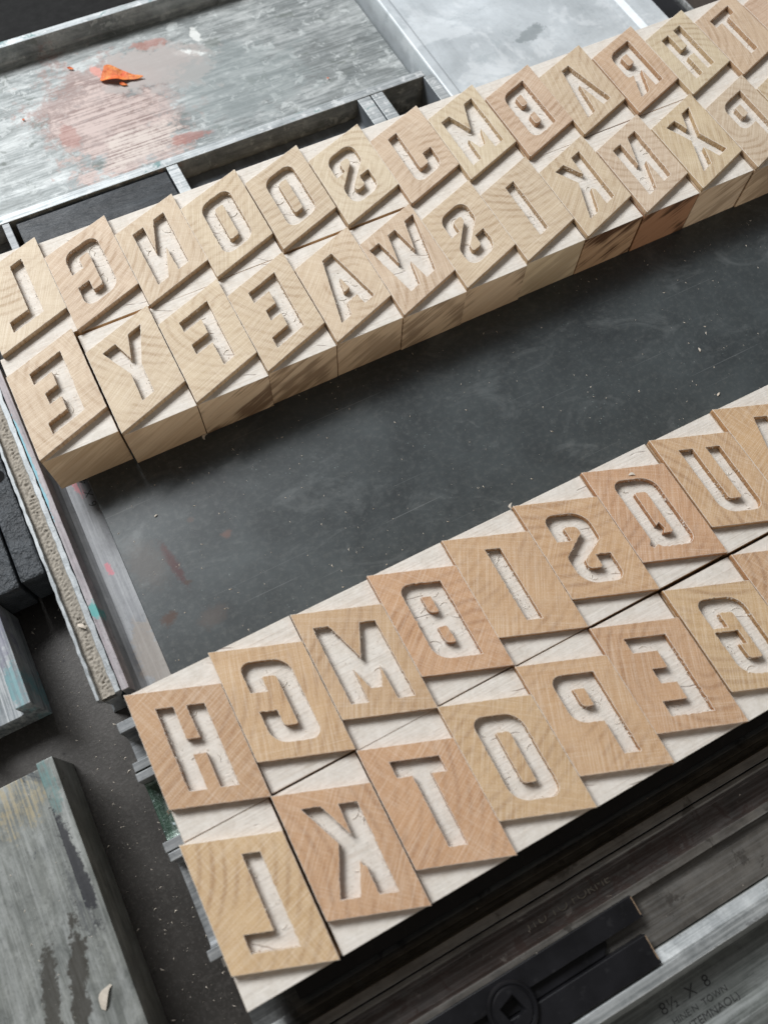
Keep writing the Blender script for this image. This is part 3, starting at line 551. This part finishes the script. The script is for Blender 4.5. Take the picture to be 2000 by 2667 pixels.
def rough_line(pts, step=0.6, amp=0.035, rng=random, torn=False):
    out = []; n = len(pts); run = 0
    for i in range(n):
        a = Vector(pts[i]); b = Vector(pts[(i + 1) % n]); L = (b - a).length; k = max(1, int(L / step))
        nrm = Vector((-(b - a).y, (b - a).x)).normalized() if L > 0 else Vector((0, 0))
        for j in range(k):
            p = a + (b - a) * j / k
            if torn and run <= 0 and rng.random() < 0.018: run = rng.randint(6, 22)
            run -= 1
            if j: p = p + nrm * (rng.gauss(0, amp) if run <= 0 or not torn else rng.uniform(-0.12, 0.24))
            out.append((p.x, p.y))
    return out
def face_mesh(ch, lower, rng):
    sx = 27.8
    if lower: mp = lambda x, y: (x, -(y + SH * x))
    else: mp = lambda x, y: (x, -(y + SH * (sx - x)))
    if lower: outer = [mp(0, 0), mp(FW, 0), mp(FW, FH), mp(0, FH)]
    else: outer = [mp(0, 0), mp(FW, 0), mp(FW, FH), mp(0, FH)]
    outer = rough_line(outer, 0.9, 0.03, rng)
    loops = [outer]; gl = []
    if ch:
        for g in GL[ch]:
            L = rough_line([mp(x, y) for x, y in rp(g)], 0.5, 0.04, rng, True); loops.append(L); gl.append(L)
    cu = bpy.data.curves.new('face', 'CURVE'); cu.dimensions = '2D'; cu.fill_mode = 'BOTH'
    bv = 0.11; cu.bevel_depth = bv * MM; cu.bevel_resolution = 1; cu.offset = -bv * MM; cu.extrude = (STEP / 2 - bv) * MM
    for L in loops:
        sp = cu.splines.new('POLY'); sp.points.add(len(L) - 1); sp.use_cyclic_u = True
        for p, q_ in zip(sp.points, L): p.co = (q_[0] * MM, q_[1] * MM, 0, 1)
    t = bpy.data.objects.new('tmp', cu); C.objects.link(t)
    dg = bpy.context.evaluated_depsgraph_get(); me = bpy.data.meshes.new_from_object(t.evaluated_get(dg))
    bpy.data.objects.remove(t); bpy.data.curves.remove(cu)
    me.name = 'letter_face'; me.materials.clear(); me.materials.append(M_FACE); me.materials.append(M_ROUT); me.materials.append(M_CUTSHADE)
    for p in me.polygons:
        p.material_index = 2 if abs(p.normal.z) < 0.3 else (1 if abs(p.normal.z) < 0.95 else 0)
    bm = bmesh.new(); bm.from_mesh(me)
    # torn fibres and chips left along the cut walls
    for L in gl:
        n = len(L); i0 = rng.randrange(n); run = 0
        for k in range(n):
            i = (i0 + k) % n
            if run <= 0 and rng.random() < 0.05: run = rng.randint(6, 26)
            run -= 1
            if run > 0 or rng.random() < 0.06:
                a = Vector(L[i]); b = Vector(L[(i + 1) % n]); d = (b - a).normalized(); nr = Vector((-d.y, d.x))
                for s_ in range(3):
                    c0 = a + d * rng.uniform(0, .6) + nr * rng.uniform(-.35, .35); zz = rng.uniform(-STEP / 2, STEP / 2 - 0.5 if rng.random() < .8 else STEP / 2 + .05)
                    r = rng.uniform(.14, .42)
                    vs = [bm.verts.new(((c0.x + rng.uniform(-r, r)) * MM, (c0.y + rng.uniform(-r, r)) * MM, (zz + rng.uniform(-r, r)) * MM)) for _ in range(4)]
                    for t3 in ((0, 1, 2), (0, 1, 3), (0, 2, 3), (1, 2, 3)):
                        fc = bm.faces.new([vs[q_] for q_ in t3]); fc.material_index = 1
    # crumbs and curved cutter marks on the pocket floor
    def inside(x, y):
        c = False
        for L in gl:
            for i in range(len(L)):
                x1, y1 = L[i]; x2, y2 = L[(i + 1) % len(L)]
                if (y1 > y) != (y2 > y) and x < (x2 - x1) * (y - y1) / (y2 - y1) + x1: c = not c
        return c
    zf = -STEP / 2
    if gl:
        xs = [p[0] for p in gl[0]]; ys = [p[1] for p in gl[0]]
        def tet(x, y, z, r, m):
            vs = [bm.verts.new(((x + rng.uniform(-r, r)) * MM, (y + rng.uniform(-r, r)) * MM, (z + rng.uniform(0, r * 1.4)) * MM)) for _ in range(4)]
            for t3 in ((0, 1, 2), (0, 1, 3), (0, 2, 3), (1, 2, 3)): bm.faces.new([vs[q_] for q_ in t3]).material_index = m
        for _ in range(260):
            x = rng.uniform(min(xs), max(xs)); y = rng.uniform(min(ys), max(ys))
            if inside(x, y): tet(x, y, zf, 0.08 + 0.24 * rng.random() ** 3, 1)
        for _ in range(rng.randint(4, 8)):
            cx = rng.uniform(min(xs), max(xs)); cy = rng.uniform(min(ys), max(ys)); r = rng.uniform(1.6, 2.6); a0 = rng.uniform(0, 6.28); sp = rng.uniform(0.9, 2.2); n_ = 14; prev = None
            for k in range(n_ + 1):
                a = a0 + sp * k / n_; wd = 0.05 + 0.13 * math.sin(math.pi * k / n_)
                ok = all(inside(cx + q_ * math.cos(a), cy + q_ * math.sin(a)) for q_ in (r - 0.3, r + 0.3))
                cur = [bm.verts.new(((cx + q_ * math.cos(a)) * MM, (cy + q_ * math.sin(a)) * MM, (zf + z_) * MM)) for q_, z_ in ((r - wd, 0.02), (r, 0.22), (r + wd, 0.02))] if ok else None
                if prev and cur:
                    for q_ in (0, 1): bm.faces.new((prev[q_], prev[q_ + 1], cur[q_ + 1], cur[q_])).material_index = 1
                prev = cur
    bm.to_mesh(me); bm.free()
    return me
def body_mesh(rng):
    z1 = TOP - STEP - 0.0; x1, y0 = FW, -BH
    v = [(0, y0, 0), (x1, y0, 0), (x1, 0, 0), (0, 0, 0), (0, y0, z1), (x1, y0, z1), (x1, 0, z1), (0, 0, z1)]
    f = [(0, 3, 2, 1), (4, 5, 6, 7), (0, 1, 5, 4), (1, 2, 6, 5), (2, 3, 7, 6), (3, 0, 4, 7)]
    bm = bmesh.new(); vs = [bm.verts.new([c * MM for c in p]) for p in v]
    for i, q_ in enumerate(f):
        fc = bm.faces.new([vs[k] for k in q_]); fc.material_index = 1 if i == 1 else 0
    me = bpy.data.meshes.new('body'); bm.to_mesh(me); bm.free(); me.materials.append(M_SIDE); me.materials.append(M_ROUT); return me
ROWS = {
 'A': ('LCNOOSJMBVRHT*', [(4.65, 180.98), (32.07, 179.73), (59.21, 178.45), (87.28, 179.13), (115.61, 180.13), (143.69, 179.78), (171.09, 178.53), (199.02, 178.89), (227.35, 178.82), (254.85, 179.65), (283.26, 179.69), (310.98, 178.63), (338.9, 178.9), (366.8, 178.7)],
   [(222, 205, 175), (215, 184, 155), (214, 190, 158), (216, 196, 160), (204, 183, 150), (227, 213, 180), (211, 178, 148), (223, 207, 168), (200, 156, 124), (205, 178, 140), (196, 145, 105), (215, 198, 155), (206, 166, 128), (210, 162, 132)], 'farthest row'),
 'B': ('EYFEAWSIKNXP*', [(3.1, 134.32), (31.41, 131.81), (59.37, 131.59), (86.93, 132.18), (115.05, 132.4), (142.61, 131.93), (169.87, 132.27), (197.64, 132.9), (225.71, 132.72), (253.95, 132.42), (282.2, 132.6), (310.24, 132.05), (338.3, 132.1)],
   [(214, 186, 154), (213, 191, 156), (221, 199, 161), (213, 189, 152), (220, 194, 160), (210, 177, 146), (213, 187, 150), (206, 182, 147), (208, 184, 145), (209, 181, 154), (208, 182, 132), (204, 181, 152), (205, 180, 132)], 'second row'),
 'C': ('HCMBISQUA', [(-0.05, -0.5), (27.6, -0.1), (55.4, -0.7), (82.95, -0.24), (110.5, -0.6), (138.05, -0.67), (166.04, -0.66), (194.3, -1.0), (222.1, -0.9)],
   [(184, 140, 98), (206, 168, 120), (196, 161, 118), (206, 153, 108), (203, 162, 117), (204, 161, 114), (200, 148, 107), (207, 169, 124), (207, 167, 117)], 'third row'),
 'D': ('LKTOPEG*', [(-1.3, -47.5), (27.15, -47.5), (55.1, -47.55), (82.7, -47.4), (110.25, -47.8), (138.0, -48.3), (166.26, -48.7), (194.0, -48.9)],
   [(214, 182, 132), (202, 153, 110), (202, 149, 104), (208, 174, 126), (205, 163, 117), (200, 153, 110), (206, 173, 124), (200, 156, 113)], 'nearest row'),
}
TONE = lambda c: ('cream' if c[2] > 170 else 'reddish' if c[0] - c[2] > 90 and c[1] < 152 else 'golden' if c[0] - c[2] > 75 else 'pinkish' if c[0] - c[1] > 29 else 'pale yellow' if c[1] > 190 else 'light tan')
SIDEDARK = {('B', 2): .75, ('B', 3): .55, ('B', 4): .35, ('B', 5): .5, ('B', 6): .6, ('B', 8): 1.0, ('B', 9): 1.0, ('B', 10): .35, ('B', 11): .4, ('B', 0): .12, ('B', 1): .15}
for row in 'ABCD':
    s_, pos, cols, rname = ROWS[row]; lower = row in 'CD'
    xprev = -1e9
    for i, ch in enumerate(s_):
        rng = random.Random(ord(row) * 100 + i)
        x, y = pos[i]; x = max(x, xprev + FW + 0.07); xprev = x
        c_ = '' if ch == '*' else ch
        nm = 'A' if ch == 'V' else ch
        L_ = {'V': 'A without crossbar'}.get(ch, nm)
        prv = {'*': 'last', 'V': 'A'}.get(s_[i - 1], s_[i - 1]) if i else None; nxt = {'*': 'cut-off', 'V': 'A'}.get(s_[i + 1], s_[i + 1]) if i + 1 < len(s_) else None
        tone = TONE(cols[i])
        if ch == '*': lab = f'{tone} wooden block cut off by the picture edge, right end of {rname}'
        elif prv is None: lab = f'{tone} wooden block with reversed {L_}, leftmost of the {rname} beside {nxt}'
        elif nxt is None: lab = f'{tone} wooden block with reversed {L_}, at right end of the {rname} beside {prv}'
        else: lab = f'{tone} wooden block with reversed {L_}, between {prv} and {nxt}, {rname}'
        z = 0.0
        root = empty('wood_type_block', (x, y, z), lab, 'type block', 'wooden letter blocks in four rows')
        root.rotation_euler = (0, 0, math.radians(rng.gauss(0, 0.08)))
        root.scale = (1, 1, 1 + rng.uniform(0, 0.011))
        body = bpy.data.objects.new('body', body_mesh(rng)); C.objects.link(body); body.parent = root
        bevel(body, 0.12, 2)
        sc_ = lin((216, 190, 156)) if row != 'B' else lin({0: (220, 196, 164), 1: (225, 201, 170), 7: (230, 212, 180), 10: (222, 198, 168), 11: (218, 192, 160), 8: (200, 166, 132), 9: (176, 132, 100)}.get(i, (227, 204, 174)))
        body.color = (sc_[0], sc_[1], sc_[2], SIDEDARK.get((row, i), 0.2))
        face = bpy.data.objects.new('letter_face', face_mesh(c_, lower, rng)); C.objects.link(face); face.parent = root
        face.location = (0, 0, (TOP - STEP / 2 + 0.01) * MM)
        mean_, k_ = ((194, 158, 124), 0.42) if lower else ((198, 178, 154), 0.60)
        cc = tuple(v_ + (m_ - v_) * k_ for v_, m_ in zip(cols[i], mean_))
        cc = tuple(v_ * (0.955 if lower else 0.97) for v_ in cc)
        k = lin(cc); face.color = (k[0], k[1], k[2], 1)

# ------------------------------------------------------------------ paint flakes on the long tray
def flake(name, pts, loc, label, mat, cat='paint flake', group='loose orange paint flakes'):
    """thin curled chip: pts (x, y, z) outline, given thickness"""
    n = len(pts); cx = sum(p[0] for p in pts) / n; cy = sum(p[1] for p in pts) / n; cz = sum(p[2] for p in pts) / n - 0.5
    v = [(p[0], p[1], p[2]) for p in pts] + [(cx, cy, cz)]; f = [(i, (i + 1) % n, n) for i in range(n)]
    o = mesh_obj(name, v, f, mat); o.location = Vector(loc) * MM
    sd_ = o.modifiers.new('s', 'SUBSURF'); sd_.levels = 1; sd_.render_levels = 2
    so = o.modifiers.new('t', 'SOLIDIFY'); so.thickness = 0.25 * MM
    return tag(o, label, cat, group)
Z1 = -9.45
fl = flake('paint_flake', [(-9.5, 3.0, 0), (-7.6, 4.6, .7), (-6.6, 6.2, 1.5), (-5.2, 7.0, 2.4), (-4.6, 8.8, 2.6), (-3.0, 8.0, 3.4), (-1.0, 7.2, 2.9), (0.8, 4.6, 2.4), (2.8, 3.6, 1.2), (4.6, 0.6, 1.5), (7.6, -1.6, .5), (11.8, -4.2, 0.9), (8.2, -3.6, .2), (6.0, -4.0, .5), (3.6, -2.2, .3), (1.0, -3.2, 1.2), (-1.4, -1.8, 2.2), (-4, -1.8, 2.8), (-6.2, 0.4, 1.6), (-8.4, 1.0, 1.2)], (98.5, 289.0, Z1 + 0.2), 'large curled orange paint flake on the long tray', M_ORANGE)
flake('paint_flake', [(-1.5, 1.6, .3), (.2, 1.2, .9), (1.3, -.6, .3), (2.6, -1.6, 0), (.5, -1.6, .2), (-1.2, -.4, .4)], (98.3, 285.2, Z1 + .2), 'small orange flake just under the large curled flake', M_ORANGE)
flake('paint_flake', [(-1.6, 1.2, .4), (0, 1.0, .9), (1.4, -.4, .6), (1.6, -1.4, .2), (-.2, -.8, .2)], (79.3, 306.0, Z1 + .2), 'small orange flake upper left of the large flake', M_ORANGE)
flake('paint_flake', [(-.8, .6, .2), (.4, .8, .4), (.9, -.4, .3), (-.3, -.7, .1)], (48.6, 283.2, Z1 + .2), 'tiny orange flake near the left picture edge', M_ORANGE)
flake('paint_flake', [(-.6, .5, .2), (.4, .5, .4), (.6, -.4, .2), (-.4, -.5, .1)], (189, 246, Z1 + .2), 'tiny red flake near the right end of long tray', M_ORANGE)

# ------------------------------------------------------------------ shavings and dust
def shaving(loc, size, label, curl=0.6, rot=0.0):
    n = 6; v = []; f = []
    for k in range(n + 1):
        t = k / n; a = t * curl * 2.4; x = (t - .5) * size; y = .25 * size * math.sin(a * 1.3); w = size * .16 * (0.35 + math.sin(math.pi * min(1, t + .1)))
        z = .12 * size * math.sin(math.pi * t) + .05
        ca, sa = math.cos(rot), math.sin(rot)
        for s_ in (-1, 1): v.append((x * ca - (y + s_ * w) * sa, x * sa + (y + s_ * w) * ca, z + .03 * s_))
    for k in range(n): f.append((2 * k, 2 * k + 1, 2 * k + 3, 2 * k + 2))
    o = mesh_obj('wood_shaving', v, f, M_DUST); o.location = Vector(loc) * MM
    so = o.modifiers.new('t', 'SOLIDIFY'); so.thickness = 0.15 * MM
    return tag(o, label, 'shaving', 'loose wood shavings')
shaving((-40.6, -73.5, -7.3), 6.5, 'pale curled shaving lying on the lower left tray', .8, .75)
shaving((-8.6, 35.2, -0.9), 3.2, 'pale chip lying on sawdust in the narrow channel', .5, -1.2)
shaving((245.1, 10.4, 0.1), 1.8, 'pinkish chip on steel plate near the picture right edge', .3, .2)
shaving((251, 31, 0.1), 1.8, 'upper pale chip on steel plate at far right', .3, 1.1)
shaving((58, 84.0, 0.1), 2.6, 'thin curl on steel plate under the reversed F block', 1.2, .9)
shaving((29.5, 62, 0.1), 1.2, 'small white crumb near the stamped furniture', .3, .1)
shaving((181, -9.5, TOP + 0.1), 2.2, 'white crumb on the reversed Q block', .9, -.6)
shaving((138.3, 0.2, TOP - 1.6), 2.2, 'splinter sticking up at the top left corner of reversed S block', 1.3, 1.2)
shaving((-37, -35.5, -7.3), 3.2, 'orange tan chip in black ink on lower left tray', .6, .9)
def dust(name, n, zone, zfun, rmin, rmax, mat, label, seed):
    rng = random.Random(seed); v = []; f = []
    for _ in range(n):
        x = rng.uniform(zone[0], zone[1]); y = rng.uniform(zone[2], zone[3]); z = zfun
        r = rmin + (rmax - rmin) * rng.random() ** 4; st = rng.uniform(1, 2.6); a = rng.uniform(0, math.pi)
        b = len(v)
        for q_ in ((-1, -.5, 0), (1, -.4, 0), (.2, .8, 0), (0, 0, .8)):
            X = q_[0] * r * st; Y = q_[1] * r; v.append((x + X * math.cos(a) - Y * math.sin(a), y + X * math.sin(a) + Y * math.cos(a), z + q_[2] * r))
        f += [(b, b + 1, b + 3), (b + 1, b + 2, b + 3), (b + 2, b, b + 3), (b, b + 2, b + 1)]
    return tag(mesh_obj(name, v, f, mat), label, 'wood dust', kind='stuff')
dust('wood_dust', 750, (13.5, 330, 2.5, 86), 0.02, 0.05, 0.34, M_DUST, 'fine pale wood dust scattered on the dark steel plate', 3)
dust('wood_dust', 500, (-30, -9, -190, 56), BED + 0.0, 0.06, 0.42, M_DUST, 'pale wood specks on the press bed left of the blocks', 4)
dust('wood_dust', 160, (-60, -36, -150, -4), -7.48, 0.05, 0.3, M_DUST, 'pale wood specks on the lower left tray', 5)
dust('wood_dust', 260, (0, 210, -92, -2), TOP + 0.02, 0.05, 0.17, M_DUST, 'tiny wood crumbs lying on the nearer letter blocks', 6)
dust('wood_dust', 90, (60, 260, -141, -100), 0.3, 0.05, 0.2, M_DUST, 'pale specks on the dark rails at lower right', 8)
